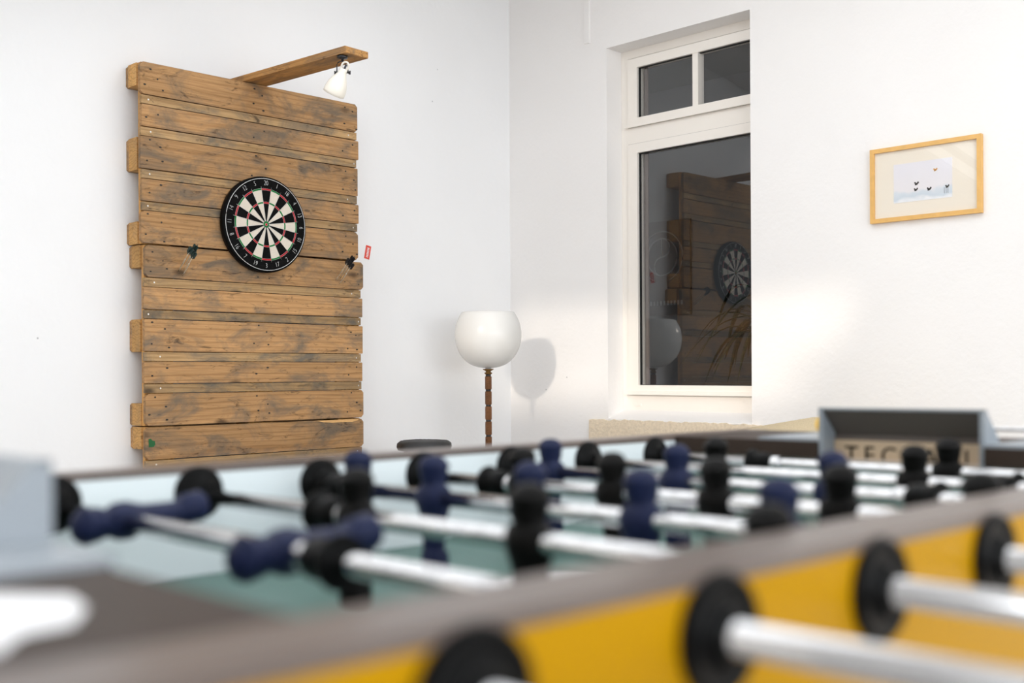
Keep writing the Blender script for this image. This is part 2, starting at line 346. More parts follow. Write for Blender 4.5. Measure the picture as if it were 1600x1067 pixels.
# sloping roof: boards with ribs; hatch, tinted sheet and bar added to shape sun
ce = thing('ceiling', '', ''); del ce['label'], ce['category']; struct(ce)
def roofpiece(name, x0, x1, y0, y1, m, t=0.05, dz=0.0):
    q = MB().prism([(x0, roofz(x0)+dz), (x1, roofz(x1)+dz), (x1, roofz(x1)+dz+t), (x0, roofz(x0)+dz+t)], 'y', y0, y1)
    return q.obj(name, m, ce)
HX0, HX1, HY0, HY1 = -1.42, -0.12, 0.55, 2.75
roofpiece('roof_board', X0-0.2, WX+0.13, Y0-0.2, HY0, 'roof'); roofpiece('roof_board', X0-0.2, WX+0.13, HY1, WY+0.2, 'roof')
roofpiece('roof_board', X0-0.2, HX0, HY0, HY1, 'roof'); roofpiece('roof_board', HX1, WX+0.13, HY0, HY1, 'roof')
roofpiece('roof_sun_dimmer', HX0, HX1, HY0, HY1, 'tint', 0.006, 0.02)  # unseen sheet added to weaken the sun patch
roofpiece('sun_band_bar', -0.80, -0.70, HY0, HY1, 'roof')  # unseen bar added to cast a dim band across the sun patch
k = -2.7
while k < 4.5:
    for a_, b_ in (((-2.85, HX0), (HX1, 2.65)) if HY0-0.1 < k < HY1 else ((-2.85, 2.65),)): roofpiece('roof_rib', a_, b_, k, k+0.07, 'roof', 0.03, -0.11)
    k += 0.24
# cable duct on the right wall
struct(box('trim_1', (WX-0.010, 4.088, CH+1.83), (WX, 4.125, roofz(WX)-0.02), 'wall_r', bev=0.003))

# ---- window in the right wall
w1 = thing('window_1', '', ''); del w1['label'], w1['category']; struct(w1)
FX = WX+0.13
def frame(name, y0, y1, z0, z1, wl, wr, wb, wt, x0, x1, parent, m='pvc', bev=0.004):
    q = MB()
    q.box((x0, y1-wl, z0), (x1, y1, z1)); q.box((x0, y0, z0), (x1, y0+wr, z1))
    q.box((x0, y0+wr, z0), (x1, y1-wl, z0+wb)); q.box((x0, y0+wr, z1-wt), (x1, y1-wl, z1))
    return q.obj(name, m, parent)
Z = lambda z: CH + z
frame('window_frame', FY0, FY1, FZ0, FZ1, 0.06, 0.06, 0.125, 0.062, FX+0.001, FX+0.075, w1)
box('transom', (FX-0.002, FY0+0.06, Z(1.252)), (FX+0.075, FY1-0.06, Z(1.346)), 'pvc', w1, 0.004)
box('seal', (FX-0.001, FY0+0.05, Z(1.2495)), (FX+0.05, FY1-0.058, Z(1.253)), 'seal', w1)
SY0, SY1 = 3.0, 3.918
up = frame('upper_sash', SY0, SY1, Z(1.346), Z(1.722), 0.066, 0.066, 0.046, 0.052, FX-0.012, FX+0.05, w1)
lo = frame('lower_sash', SY0, SY1, Z(-0.134), Z(1.250), 0.066, 0.066, 0.05, 0.052, FX-0.012, FX+0.05, w1)
box('mullion', (FX-0.008, 3.446, Z(1.388)), (FX+0.045, 3.482, Z(1.674)), 'pvc', w1, 0.004)
for s, z0, z1 in ((up, 1.388, 1.674), (lo, -0.086, 1.20)):
    frame('seal', SY0+0.062, SY1-0.064, Z(z0), Z(z1), 0.006, 0.006, 0.006, 0.007, FX+0.004, FX+0.020, s, 'seal')
box('drip_rail', (FX-0.024, SY0, Z(1.342)), (FX-0.010, SY1+0.014, Z(1.362)), 'pvc', up, 0.005)
box('drip_rail', (FX-0.024, SY0, Z(-0.137)), (FX-0.010, SY1+0.014, Z(-0.114)), 'pvc', lo, 0.005)
for y0, y1, z0, z1 in ((3.465, SY1-0.062, 1.385, 1.677), (SY0+0.06, 3.463, 1.385, 1.677), (SY0+0.06, SY1-0.062, -0.09, 1.205)):
    box('pane', (FX+0.022, y0, Z(z0)), (FX+0.026, y1, Z(z1)), 'pane', w1)
for z0, z1 in ((1.346, 1.722), (-0.134, 1.250)):
    frame('sash_joint', SY0-0.003, SY1+0.003, Z(z0)-0.003, Z(z1)+0.003, 0.005, 0.005, 0.005, 0.005, FX-0.003, FX+0.02, w1, 'seal')
box('pane_strip', (FX+0.030, SY1-0.105, Z(-0.085)), (FX+0.040, SY1-0.085, Z(1.67)), 'rim', w1)  # grey upright strip close behind the panes
for y in (3.86, 3.07): box('drain_cap', (FX-0.006, y-0.018, Z(-0.198)), (FX+0.002, y+0.018, Z(-0.186)), 'pvc', w1, 0.002)
q = MB().prism([(WX-0.004, Z(-0.275)), (FX+0.002, Z(-0.275)), (FX+0.002, Z(-0.222)), (WX-0.004, Z(-0.268))], 'y', OY0, OY1)
q.obj('window_sill', 'wall_r', w1)
# raw render under the sill: a broken edge
rnd = random.Random(3); top = []; n = 44
for i in range(n+1): top.append((4.098 - i*(4.098-2.99)/n, Z(-0.272) + rnd.uniform(-0.007, 0.004)))
q = MB().prism([(4.104, Z(-0.62))] + top + [(2.99, Z(-0.62))], 'x', WX-0.016, WX+0.001); q.obj('raw_render_strip', 'raw', w1)

# ---- room behind the window
BX = 7.25
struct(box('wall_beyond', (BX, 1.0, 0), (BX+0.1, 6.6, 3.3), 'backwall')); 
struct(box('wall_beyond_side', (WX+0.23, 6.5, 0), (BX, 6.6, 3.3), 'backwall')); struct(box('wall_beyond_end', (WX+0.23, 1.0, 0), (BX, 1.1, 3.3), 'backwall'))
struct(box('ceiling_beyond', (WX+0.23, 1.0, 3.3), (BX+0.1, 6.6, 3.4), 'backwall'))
light('room_beyond_fill', 'POINT', (6.3, 2.2, 2.9), (0, 0, 0), 1.7, (1.0, 0.96, 0.9), shadow_soft_size=0.15)  # unseen lamp added to brighten the walls beyond the glass
po = thing('poster', 'dark poster with a ring emblem hanging beyond the window glass', 'poster', (BX-0.012, 5.50, Z(0.82)))
box('panel', (-0.012, -0.27, -0.38), (0.010, 0.30, 0.38), 'poster', po, 0.002)
def arc(cy, cz, r, a0, a1, n=28): return [(-0.015, cy + r*math.cos(math.radians(a0+(a1-a0)*i/n)), cz + r*math.sin(math.radians(a0+(a1-a0)*i/n))) for i in range(n+1)]
MB().wire(arc(0, 0.09, 0.205, -70, 250), 0.006).obj('emblem_ring', 'poster_mark', po)
MB().wire(arc(0, 0.09, 0.150, 0, 360)[:-1], 0.006, closed=True).obj('emblem_circle', 'poster_mark', po)
MB().wire(arc(0, 0.165, 0.075, 90, 270)[::-1] + arc(0, 0.015, 0.075, 90, -90), 0.006).obj('emblem_swirl', 'poster_mark', po)
q = MB()
for i in range(12): q.box((-0.015, -0.2+i*0.034, -0.30), (-0.012, -0.2+i*0.034+0.020, -0.265))
q.obj('caption_line', 'poster_mark', po)
pl = thing('potted_palm', 'dark leafy palm in a pot standing behind the window', 'plant', (5.75, 3.66, 0))
MB().lathe([(0.13, 0), (0.18, 0.30), (0.19, 0.32), (0.165, 0.32), (0.16, 0.29)], 24).obj('pot', 'pot', pl)
MB().wire([(0, 0, 0.28), (0.01, 0.01, 0.8), (0, 0.0, 1.35), (0, 0.0, 1.52)], 0.018, 8).obj('stem', 'pot', pl)
rnd = random.Random(5)
for i in range(44):
    a = rnd.uniform(0, 2*PI); ln = rnd.uniform(0.38, 0.62); lift = rnd.uniform(-0.1, 0.9); z0 = rnd.uniform(1.22, 1.50); pts = []; w = rnd.uniform(0.012, 0.022)
    for k in range(9):
        t = k/8; r = ln*t*(1-0.25*t*lift); z = z0 + ln*(lift*t - (0.75+lift*0.6)*t*t)
        pts.append((Vector((r*math.cos(a), r*math.sin(a), z)), w*math.sin(PI*min(1, 0.12+t*0.88))+0.001))
    side = Vector((-math.sin(a), math.cos(a), 0)); q = MB()
    q.loft([[p-side*ww, p+Vector((0, 0, -ww*0.25)), p+side*ww, p+Vector((0, 0, ww*0.2))] for p, ww in pts]); q.obj('leaf', 'leaf', pl)

# ------------------------------------------------------------------ pallets on the left wall
PL = {}
def plank_mesh(L, H, T, ch=0.0, key=None, m='plank'):
    k = (round(L, 3), round(H, 3), round(T, 3), round(ch, 3), key, m)
    if k not in PL:
        c = ch; q = MB()
        pts = [(-L/2+c, -H/2), (L/2-c, -H/2), (L/2, -H/2+c), (L/2, H/2-c), (L/2-c, H/2), (-L/2+c, H/2), (-L/2, H/2-c), (-L/2, -H/2+c)] if c else [(-L/2, -H/2), (L/2, -H/2), (L/2, H/2), (-L/2, H/2)]
        q.prism(pts, 'y', -T/2, T/2); q.bevel(0.0022, 1); PL[k] = q.mesh('plank', m)
    return PL[k]
def pallet(label, xc, z0, tilt, L, seed):
    r = random.Random(seed)
    p = thing('wooden_pallet', label, 'pallet', (xc, WY, z0), (0, tilt, 0), 'pallets stacked against the wall')
    rows = [('plank', 0.145), ('filler_slat', 0.041), ('plank', 0.100), ('filler_slat', 0.041), ('plank', 0.145), ('filler_slat', 0.041), ('plank', 0.100), ('filler_slat', 0.041), ('plank', 0.145)]
    z = 0.0; nails = MB(); screws = MB()
    for i, (nm, h) in enumerate(rows):
        edge = i in (0, len(rows)-1)
        if nm == 'plank':
            dl = r.uniform(-0.004, 0.004); gap = 0.0045
            o = obj('plank', plank_mesh(L, h-gap, 0.022, 0.014 if edge else 0.003, seed*10+i), p, (dl, -0.133 + r.uniform(-0.0015, 0.0015), z+h/2), (0, r.uniform(-0.0015, 0.0015), 0))
            for cx in (-0.53, 0.0, 0.53):
                for kx, kz in ((-0.035, 0.28), (0.03, 0.62), (-0.02, 0.86), (0.04, 0.2)) if h > 0.12 else ((-0.03, 0.35), (0.03, 0.7)):
                    x = cx + kx + r.uniform(-0.012, 0.012); zz = z + h*min(0.9, max(0.1, kz + r.uniform(-0.1, 0.1)))
                    nails.lathe([(0.0040, 0), (0.0034, 0.0008)], 8, Matrix.Translation((x, -0.1440, zz)) @ Matrix.Rotation(PI/2, 4, 'X') @ Matrix.Diagonal((r.uniform(1, 1.9), 1, 1, 1)))
        else:
            o = obj('filler_slat', plank_mesh(L-0.010, h-0.002+r.uniform(-0.003, 0), 0.018, 0, seed*10+i, 'filler'), p, (r.uniform(-0.006, -0.001), -0.1335 + r.uniform(0, 0.002), z+h/2), (0, r.uniform(-0.002, 0.002), 0))
            for x in (-0.55+r.uniform(-0.03, 0.03), 0.54+r.uniform(-0.02, 0.03)):
                screws.lathe([(0.0042, 0), (0.0036, 0.001)], 8, Matrix.Translation((x, -0.1425, z+h/2)) @ Matrix.Rotation(PI/2, 4, 'X'))
        z += h
    nl = nails.obj('nail_heads', 'nail', p); nl['kind'] = 'stuff'
    so = screws.obj('screw_heads', 'screw', p); so['kind'] = 'stuff'
    for cx in (-L/2+0.0725, 0, L/2-0.0725):
        obj('cross_board', plank_mesh(0.799, 0.138, 0.022, 0.002, 'c', 'cross'), p, (cx + (0.004 if cx < 0 else -0.004 if cx > 0 else 0), -0.111, 0.4), (0, PI/2, 0))
        bw = 0.145
        for zc, bh in ((0.050, 0.098), (0.4, 0.143), (0.750, 0.098)):
            k = ('block', bh)
            if k not in PL: PL[k] = MB().box((-bw/2, -0.039, -bh/2), (bw/2, 0.039, bh/2)).bevel(0.009, 2).mesh('block', 'block')
            obj('block', PL[k], p, (cx, -0.061, zc))
    for zc, bh in ((0.050, 0.098), (0.4, 0.143), (0.750, 0.098)):
        obj('base_board', plank_mesh(L, bh, 0.021, 0.008, 'b'), p, (0, -0.0115, zc))
    return p
p3 = pallet('bottom pallet on the floor with a split board and a green paint mark', 2.910, 0.0, 0.0, 1.19, 3)
p2 = pallet('middle pallet with darts stuck in it below the dartboard', 2.907, 0.803, 0.0015, 1.19, 2)
p1 = pallet('top pallet carrying the dartboard and the lamp board', 2.891, 1.607, -0.001, 1.178, 1)
# pale split along the top edge of the bottom pallet, green paint mark
q = MB().prism([(0.30, 0.797), (0.345, 0.788), (0.40, 0.783), (0.46, 0.785), (0.52, 0.783), (0.555, 0.790), (0.565, 0.797)], 'y', -0.1462, -0.143); q.obj('fresh_split', 'fresh', p3)
q = MB().prism([(-0.582, 0.712), (-0.560, 0.712), (-0.552, 0.722), (-0.553, 0.737), (-0.566, 0.741), (-0.572, 0.749), (-0.583, 0.748)], 'y', -0.1460, -0.143); q.obj('paint_mark', 'green_paint', p3)

# ---- board on top with the spot lamp
ab = thing('lamp_board', 'weathered board jutting out from the top of the pallets', 'board', (2.872, WY-0.02, 2.407), (0, 0, math.radians(4.6)))
a = obj('board', plank_mesh(0.835, 0.029, 0.13, 0.003, 'arm', 'arm'), ab, (0, -0.4175, 0.0150), (0, 0, PI/2))
for x, y in ((-0.04, -0.06), (0.03, -0.09)): MB().lathe([(0.005, 0), (0.0045, 0.002)], 10, Matrix.Translation((x, y, 0.0295))).obj('screw', 'screw', ab)
sl = thing('spot_lamp', 'small cream ceramic spotlight hanging from the jutting board', 'lamp', (2.896, 3.925, 2.4055))
MB().lathe([(0.006, -0.022), (0.006, -0.012), (0.022, -0.010), (0.024, 0)], 20).obj('mount', 'darkmetal', sl)
SM = Matrix.Translation((0, 0, -0.022)) @ Matrix.Rotation(-PI/4, 4, 'Z')    # yoke plane faces the camera
yk = [SM @ Vector(p) for p in ((-0.024, 0, -0.052), (-0.024, 0, -0.016), (-0.019, 0, -0.006), (-0.010, 0, -0.001), (0.010, 0, -0.001), (0.019, 0, -0.006), (0.024, 0, -0.016), (0.024, 0, -0.052))]
MB().wire(yk, 0.0026, 8).obj('yoke', 'darkmetal', sl)
for s in (-1, 1):
    q = MB(); A = SM @ Vector((s*0.016, 0, -0.050)); B = SM @ Vector((s*0.033, 0, -0.050)); q.tube(A, B, 0.003, 10)
    q.tube(SM @ Vector((s*0.026, 0, -0.050)), SM @ Vector((s*0.030, 0, -0.050)), 0.006, 10)
    q.box((-0.001, -0.003, -0.008), (0.001, 0.003, 0.008), Matrix.Translation(B)); q.obj('wing_nut', 'darkmetal', sl)
TM = SM @ Matrix.Translation((0, 0, -0.050)) @ Matrix.Rotation(math.radians(27), 4, 'Y') @ Matrix.Rotation(math.radians(16), 4, 'X') @ Matrix.Scale(1.12, 4)
prof = [(0.040, -0.090), (0.0425, -0.089), (0.0435, -0.080), (0.0425, -0.066), (0.038, -0.048), (0.031, -0.030), (0.023, -0.014), (0.0175, -0.004), (0.0155, 0.006), (0.015, 0.016), (0.0125, 0.018)]
inner = [(0.010, 0.010), (0.019, -0.014), (0.034, -0.048), (0.039, -0.080), (0.040, -0.090)]
MB().lathe(inner + prof, 32, TM, cap=False).obj('shade', 'ceramic', sl)
ring = [TM @ Vector((0.0135*math.cos(t), 0, 0.027+0.0165*math.sin(t))) for t in [2*PI*i/24 for i in range(24)]]
MB().wire(ring, 0.0045, 8, True).obj('hanging_ring', 'ceramic', sl)
MB().ball(TM @ Vector((0, 0, -0.050)), 0.024, 16).obj('bulb', 'milk', sl)
MB().tube(TM @ Vector((0, 0, 0.0)), TM @ Vector((0.002, 0, 0.034)), 0.0045, 10).obj('cable_socket', 'darkmetal', sl)

# ------------------------------------------------------------------ dartboard
R0 = 0.2255
db = thing('dartboard', 'round black dartboard with red and green scoring rings', 'dartboard', (2.906, WY-0.1455, CH+0.697))
FR = Matrix.Rotation(PI/2, 4, 'X')         # local z -> -y (out of the wall)
MB().lathe([(R0-0.012, 0), (R0, 0.004), (R0, 0.034), (R0-0.003, 0.038), (R0-0.010, 0.039)], 96, FR).obj('body', 'black_matt', db)
MB().lathe([(R0, 0.006), (R0+0.0015, 0.007), (R0+0.0015, 0.033), (R0, 0.034)], 96, FR, cap=False).obj('edge_band', 'black', db)
def wedge(r0, r1, a0, a1, m, z0=0.0385, z1=0.0402, n=5):
    pts = [(r1*math.cos(a0+(a1-a0)*i/n), r1*math.sin(a0+(a1-a0)*i/n)) for i in range(n+1)] + [(r0*math.cos(a1-(a1-a0)*i/n), r0*math.sin(a1-(a1-a0)*i/n)) for i in range(n+1)]
    MB().prism(pts, 'z', z0, z1, FR).obj('segment', m, db)
rr = (0.0159, 0.099, 0.107, 0.162, 0.170)
nums = [20, 1, 18, 4, 13, 6, 10, 15, 2, 17, 3, 19, 7, 16, 8, 11, 14, 9, 12, 5]
for i, nmb in enumerate(nums):
    c = PI/2 - i*PI/10; a0, a1 = c-PI/20, c+PI/20; ev = i % 2 == 0
    wedge(rr[0], rr[1], a0, a1, 'black_matt' if ev else 'cream'); wedge(rr[2], rr[3], a0, a1, 'black_matt' if ev else 'cream')
    wedge(rr[1], rr[2], a0, a1, 'red' if ev else 'green'); wedge(rr[3], rr[4], a0, a1, 'red' if ev else 'green')
    me = text_mesh(str(nmb), 0.033, 0.0008, 'white_wire', off=-0.0010); ang = c - PI/2 + (PI if math.sin(c) < -0.1 else 0)
    t = obj('number', me, db); t.matrix_local = FR @ Matrix.Translation((0.1955*math.cos(c), 0.1955*math.sin(c), 0.0400)) @ Matrix.Rotation(ang, 4, 'Z') @ Matrix.Diagonal((0.72, 1, 1, 1))
MB().lathe([(0.0070, 0.0385), (0.0159, 0.0385), (0.0159, 0.0402), (0.0070, 0.0402)], 32, FR).obj('outer_bull', 'green', db)
MB().lathe([(0.0063, 0.0385), (0.0060, 0.0406)], 24, FR).obj('bullseye', 'red', db)
q = MB()
def ringpts(r, z, n=72): return [FR @ Vector((r*math.cos(2*PI*i/n), r*math.sin(2*PI*i/n), z)) for i in range(n)]
for r in (0.0064, 0.0159, 0.099, 0.107, 0.162, 0.170): q.wire(ringpts(r, 0.0404), 0.0004, 5, True)
for i in range(20):
    a = PI/2 - (i+0.5)*PI/10; q.wire([FR @ Vector((r*math.cos(a), r*math.sin(a), 0.0408)) for r in (0.0159, 0.09, 0.179)], 0.0006, 5)
q.obj('wire_spider', 'wire', db)
MB().wire(ringpts(0.2165, 0.0405, 96), 0.0011, 6, True).obj('number_ring', 'white_wire', db)

# ------------------------------------------------------------------ darts stuck in the middle pallet
def dart(px, pz, yaw, pitch, fl, label):
    d = thing('dart', label, 'dart', (px, WY-0.1440, pz), group='darts stuck in the middle pallet')
    R4 = Matrix.Rotation(yaw, 4, 'Z') @ Matrix.Rotation(-pitch, 4, 'X') @ FR    # local z points out of the board and up
    P = lambda z: R4 @ Vector((0, 0, z))
    MB().tube(P(-0.006), P(0.032), 0.0013, 8).obj('point', 'steel', d)
    MB().lathe([(0.0025, 0.030), (0.0036, 0.034), (0.0036, 0.040), (0.0031, 0.042), (0.0036, 0.045), (0.0036, 0.066), (0.0031, 0.068), (0.0036, 0.071), (0.0036, 0.078), (0.0024, 0.082)], 12, R4).obj('barrel', 'steel', d)
    MB().tube(P(0.080), P(0.122), 0.0022, 8).obj('shaft', 'clear', d)
    q = MB()
    for k in range(4):
        q.prism([(0.001, 0.110), (0.0120, 0.119), (0.0135, 0.146), (0.010, 0.153), (0.001, 0.150)], 'y', -0.0005, 0.0005, R4 @ Matrix.Rotation(k*PI/2+0.5, 4, 'Z'))
    q.obj('flight', fl, d)
for dx, dz, yw, pt in ((0, 0, 0.02, 0.70), (0.020, -0.020, 0.0, 0.72), (0.026, 0.012, -0.01, 0.70)):
    dart(2.474+dx, CH+0.452+dz, yw, pt, 'flight_green', 'dart with dark green flights, one of three at the far end from the red sticker')
for dx, dz, yw, pt in ((0, 0, 0.02, 0.71), (0.022, -0.018, -0.01, 0.70), (0.028, 0.014, -0.02, 0.70)):
    dart(3.335+dx, CH+0.458+dz, yw, pt, 'flight_black', 'dart with black flights, one of three stuck near the red wall sticker')

# ---- red sticker on the wall
st = thing('wall_sticker', 'small red sticker with white print on the wall beside the pallets', 'sticker', (3.648, WY-0.001, CH+0.633), (0, 0.20, 0))
box('label_sheet', (-0.017, -0.0008, -0.036), (0.017, 0.0008, 0.036), 'sticker', st)
q = MB()
for i in range(7): q.box((-0.007, -0.0012, -0.027+i*0.0078), (0.007, -0.0007, -0.027+i*0.0078+0.0045))
q.obj('white_print', 'white', st)

# ------------------------------------------------------------------ floor lamp
fl = thing('floor_lamp', 'floor lamp with a white glass bowl on a segmented wooden pole', 'lamp', (4.152, 4.333, 0))
MB().lathe([(0.15, 0), (0.155, 0.006), (0.15, 0.022), (0.05, 0.034), (0.022, 0.045)], 40).obj('base', 'darkmetal', fl)
zz = 0.045; zt = CH-0.008; n = 12; hh = (zt-0.012-zz)/n
k = MB().lathe([(0.0165, 0), (0.0185, 0.004), (0.0185, hh-0.014), (0.0165, hh-0.010)], 6, smooth=False).mesh('wood_segment', 'walnut')
k2 = MB().lathe([(0.0145, 0), (0.0145, 0.010)], 16).mesh('dark_ring', 'darkmetal')
for i in range(n):
    obj('wood_segment', k, fl, (0, 0, zz+i*hh)); obj('dark_ring', k2, fl, (0, 0, zz+(i+1)*hh-0.010))
MB().lathe([(0.015, zt-0.012), (0.021, zt-0.008), (0.021, zt-0.003), (0.014, zt), (0.014, zt+0.006), (0.030, zt+0.014), (0.028, zt+0.018)], 24).obj('collar', 'brass', fl)
c0, RR = CH+0.194, 0.180
pr = []
for i in range(26):
    t = -PI/2 + 0.10 + (PI/2-0.10+0.74)*i/25
    ct = max(0, math.cos(t)); x = RR*ct**0.82; z = c0 + RR*math.sin(t)
    pr.append((x, z))
inn = [(x-0.004, z+0.001) for x, z in reversed(pr)]
MB().lathe(pr + inn, 64, cap=False).obj('glass_bowl', 'milk', fl)
MB().lathe([(0.016, zt+0.012), (0.016, zt+0.07)], 16).obj('socket', 'white', fl)
MB().ball((0, 0, zt+0.105), 0.04, 16).obj('bulb', 'milk', fl)

# ------------------------------------------------------------------ stool by the left wall
so = thing('stool', 'dark padded stool by the white wall between pallets and lamp', 'stool', (3.50, 4.10, 0))
q = MB(); rnd = random.Random(9); rings = []
for r, z in ((0.10, 0.655), (0.125, 0.660), (0.132, 0.675), (0.130, 0.692), (0.115, 0.703), (0.06, 0.708), (0.01, 0.709)):
    rings.append([(r*math.cos(2*PI*i/36)*(1+0.02*math.sin(5*i)), r*math.sin(2*PI*i/36)*(1+0.02*math.cos(4*i)), z+0.0015*math.sin(3*i)) for i in range(36)])
q.loft(rings).obj('seat', 'leather', so)
MB().lathe([(0.10, 0.635), (0.10, 0.657)], 30).obj('seat_board', 'walnut', so)
for i in range(4):
    a = PI/4 + i*PI/2; MB().tube((0.17*math.cos(a), 0.17*math.sin(a), 0), (0.085*math.cos(a), 0.085*math.sin(a), 0.64), 0.013, 12, 0.016).obj('leg', 'walnut', so)
MB().wire([(0.148*math.cos(2*PI*i/32), 0.148*math.sin(2*PI*i/32), 0.18) for i in range(32)], 0.008, 8, True).obj('foot_ring', 'darkmetal', so)

# ------------------------------------------------------------------ burlap sack seat by the right wall
bs = thing('burlap_pouf', 'beige burlap sack seat against the wall under the window', 'pouf', (4.19, 2.40, 0))
rings = []
for k in range(15):
    t = k/14; z = 0.838*t
    r = 0.43*(1-abs(2*t-0.9)**3.6*0.28) if t < 0.93 else 0.40*(0.72-(t-0.93)*6.0)
    if t > 0.80: r = 0.43*max(0.02, (1-((t-0.80)/0.20)**2.6)**0.5*0.93)
    rings.append([(r*math.cos(2*PI*i/48)*(1+0.012*math.sin(i*1.9+k)), r*math.sin(2*PI*i/48)*(1+0.012*math.cos(i*1.3+k*2)), z) for i in range(48)])
MB().loft(rings).obj('sack', 'burlap', bs)
MB().wire([(0.415*math.cos(2*PI*i/48), 0.415*math.sin(2*PI*i/48), 0.16) for i in range(48)], 0.006, 6, True).obj('seam', 'burlap', bs)

# ------------------------------------------------------------------ framed picture on the right wall
pc = thing('framed_picture', 'small landscape picture in a honey wood frame on the wall', 'picture', (WX-0.001, 2.158, CH+0.819))
W2, H2 = 0.250, 0.166
q = MB()
fw, fd = 0.019, 0.022
q.prism([(-W2, -H2), (W2, -H2), (W2-fw, -H2+fw), (-W2+fw, -H2+fw)], 'x', -fd, 0); q.prism([(-W2, H2), (W2, H2), (W2-fw, H2-fw), (-W2+fw, H2-fw)], 'x', -fd, 0)
q.prism([(-W2, -H2), (-W2, H2), (-W2+fw, H2-fw), (-W2+fw, -H2+fw)], 'x', -fd, 0); q.prism([(W2, -H2), (W2, H2), (W2-fw, H2-fw), (W2-fw, -H2+fw)], 'x', -fd, 0)
q.bevel(0.004, 2); q.obj('frame', 'oakframe', pc)
box('mat_board', (-0.010, -W2+0.012, -H2+0.012), (-0.004, W2-0.012, H2-0.012), 'mat', pc)
pr_ = box('print', (-0.0112, -0.122, -0.085), (-0.0098, 0.142, 0.086), 'print', pc)
def bird(y, z, s, par, m='nail'):
    q = MB()
    for dy, dz, ry, rz in ((0, 0, 0.006, 0.004), (-0.006, 0.004, 0.003, 0.004), (0.005, 0.004, 0.003, 0.003), (0.002, -0.003, 0.004, 0.002)):
        q.prism([(y+s*(dy+ry*math.cos(t)), z+s*(dz+rz*math.sin(t))) for t in [2*PI*i/8 for i in range(8)]], 'x', -0.0116, -0.0111)
    q.obj('small_figure', m, par)
for y, z, s in ((0.037, -0.010, 1.25), (0.040, -0.036, 1.15), (-0.020, -0.040, 1.25), (-0.100, -0.038, 1.1)): bird(y, z, s, pr_, 'nail')
bird(-0.048, 0.040, 1.1, pr_, 'cross')
q = MB()
for dy in (0.0, 0.008, 0.016): q.box((-0.0116, -0.088-dy, -0.066), (-0.0111, -0.0865-dy, -0.040), Matrix())
q.obj('ski_stroke', 'nail', pr_)
box('glass', (-0.0150, -W2+0.014, -H2+0.014), (-0.0135, W2-0.014, H2-0.014), 'glass_pic', pc)

# ------------------------------------------------------------------ foosball table (local: x along the table, y across, z up from the floor)
H = 0.9446
TR = Euler((-0.00827, 0.00499, -0.01389)).to_matrix().to_4x4()
TO = Matrix.Translation((0.8036, 0.6964, CH-0.0954)) @ TR @ Matrix.Translation((0, 0, -H))
ft = thing('foosball_table', 'yellow foosball table with chrome rods and navy and black players', 'table')
ft.matrix_world = TO
YN, YF, TI, TE = -0.362, 0.342, 0.565, 0.83       # inner faces of the long walls, ledge edge, table end
YNO, YFO = -0.409, 0.388
zf = H-0.112
box('play_field', (-0.60, YN, zf-0.012), (0.60, YF, zf), 'field', ft)
def lbox(nm, x0, x1, y0, y1, m='white'): return box(nm, (x0, y0, zf), (x1, y1, zf+0.0006), m, ft)
lbox('field_line', -0.042, -0.030, YN, YF)
q = MB().lathe([(0.098, zf), (0.105, zf), (0.105, zf+0.0006), (0.098, zf+0.0006)], 48); q.obj('centre_circle', 'white', ft)
for s in (-1, 1):
    for y in (-0.2, 0.2): lbox('field_line', min(s*0.38, s*0.6), max(s*0.38, s*0.6), y-0.004, y+0.004)
    lbox('field_line', s*0.38-0.004, s*0.38+0.004, -0.2, 0.2)
for nm, y0, y1, yo in (('side_wall', YF, YFO, 1), ('side_wall', YNO, YN, -1)):
    q = MB(); zb = H-0.40; zt = H-0.006
    a, b_ = (y0, y1)
    q.box((-TE, a, zb), (TE, b_, zt))
    # outer face yellow, inner face pale
    q.bm.faces.ensure_lookup_table()
    for f in q.bm.faces:
        c = f.calc_center_median(); f.material_index = 1 if abs(c.y-(y1 if yo > 0 else y0)) < 1e-5 else 0
    w = q.obj(nm, ('inner', 'yellow'), ft)
    box('rim_strip', (-TE, a-0.0005 if yo > 0 else a-0.001, H-0.007), (TE, b_+0.001 if yo > 0 else b_+0.0005, H), 'rim', ft, 0.002)
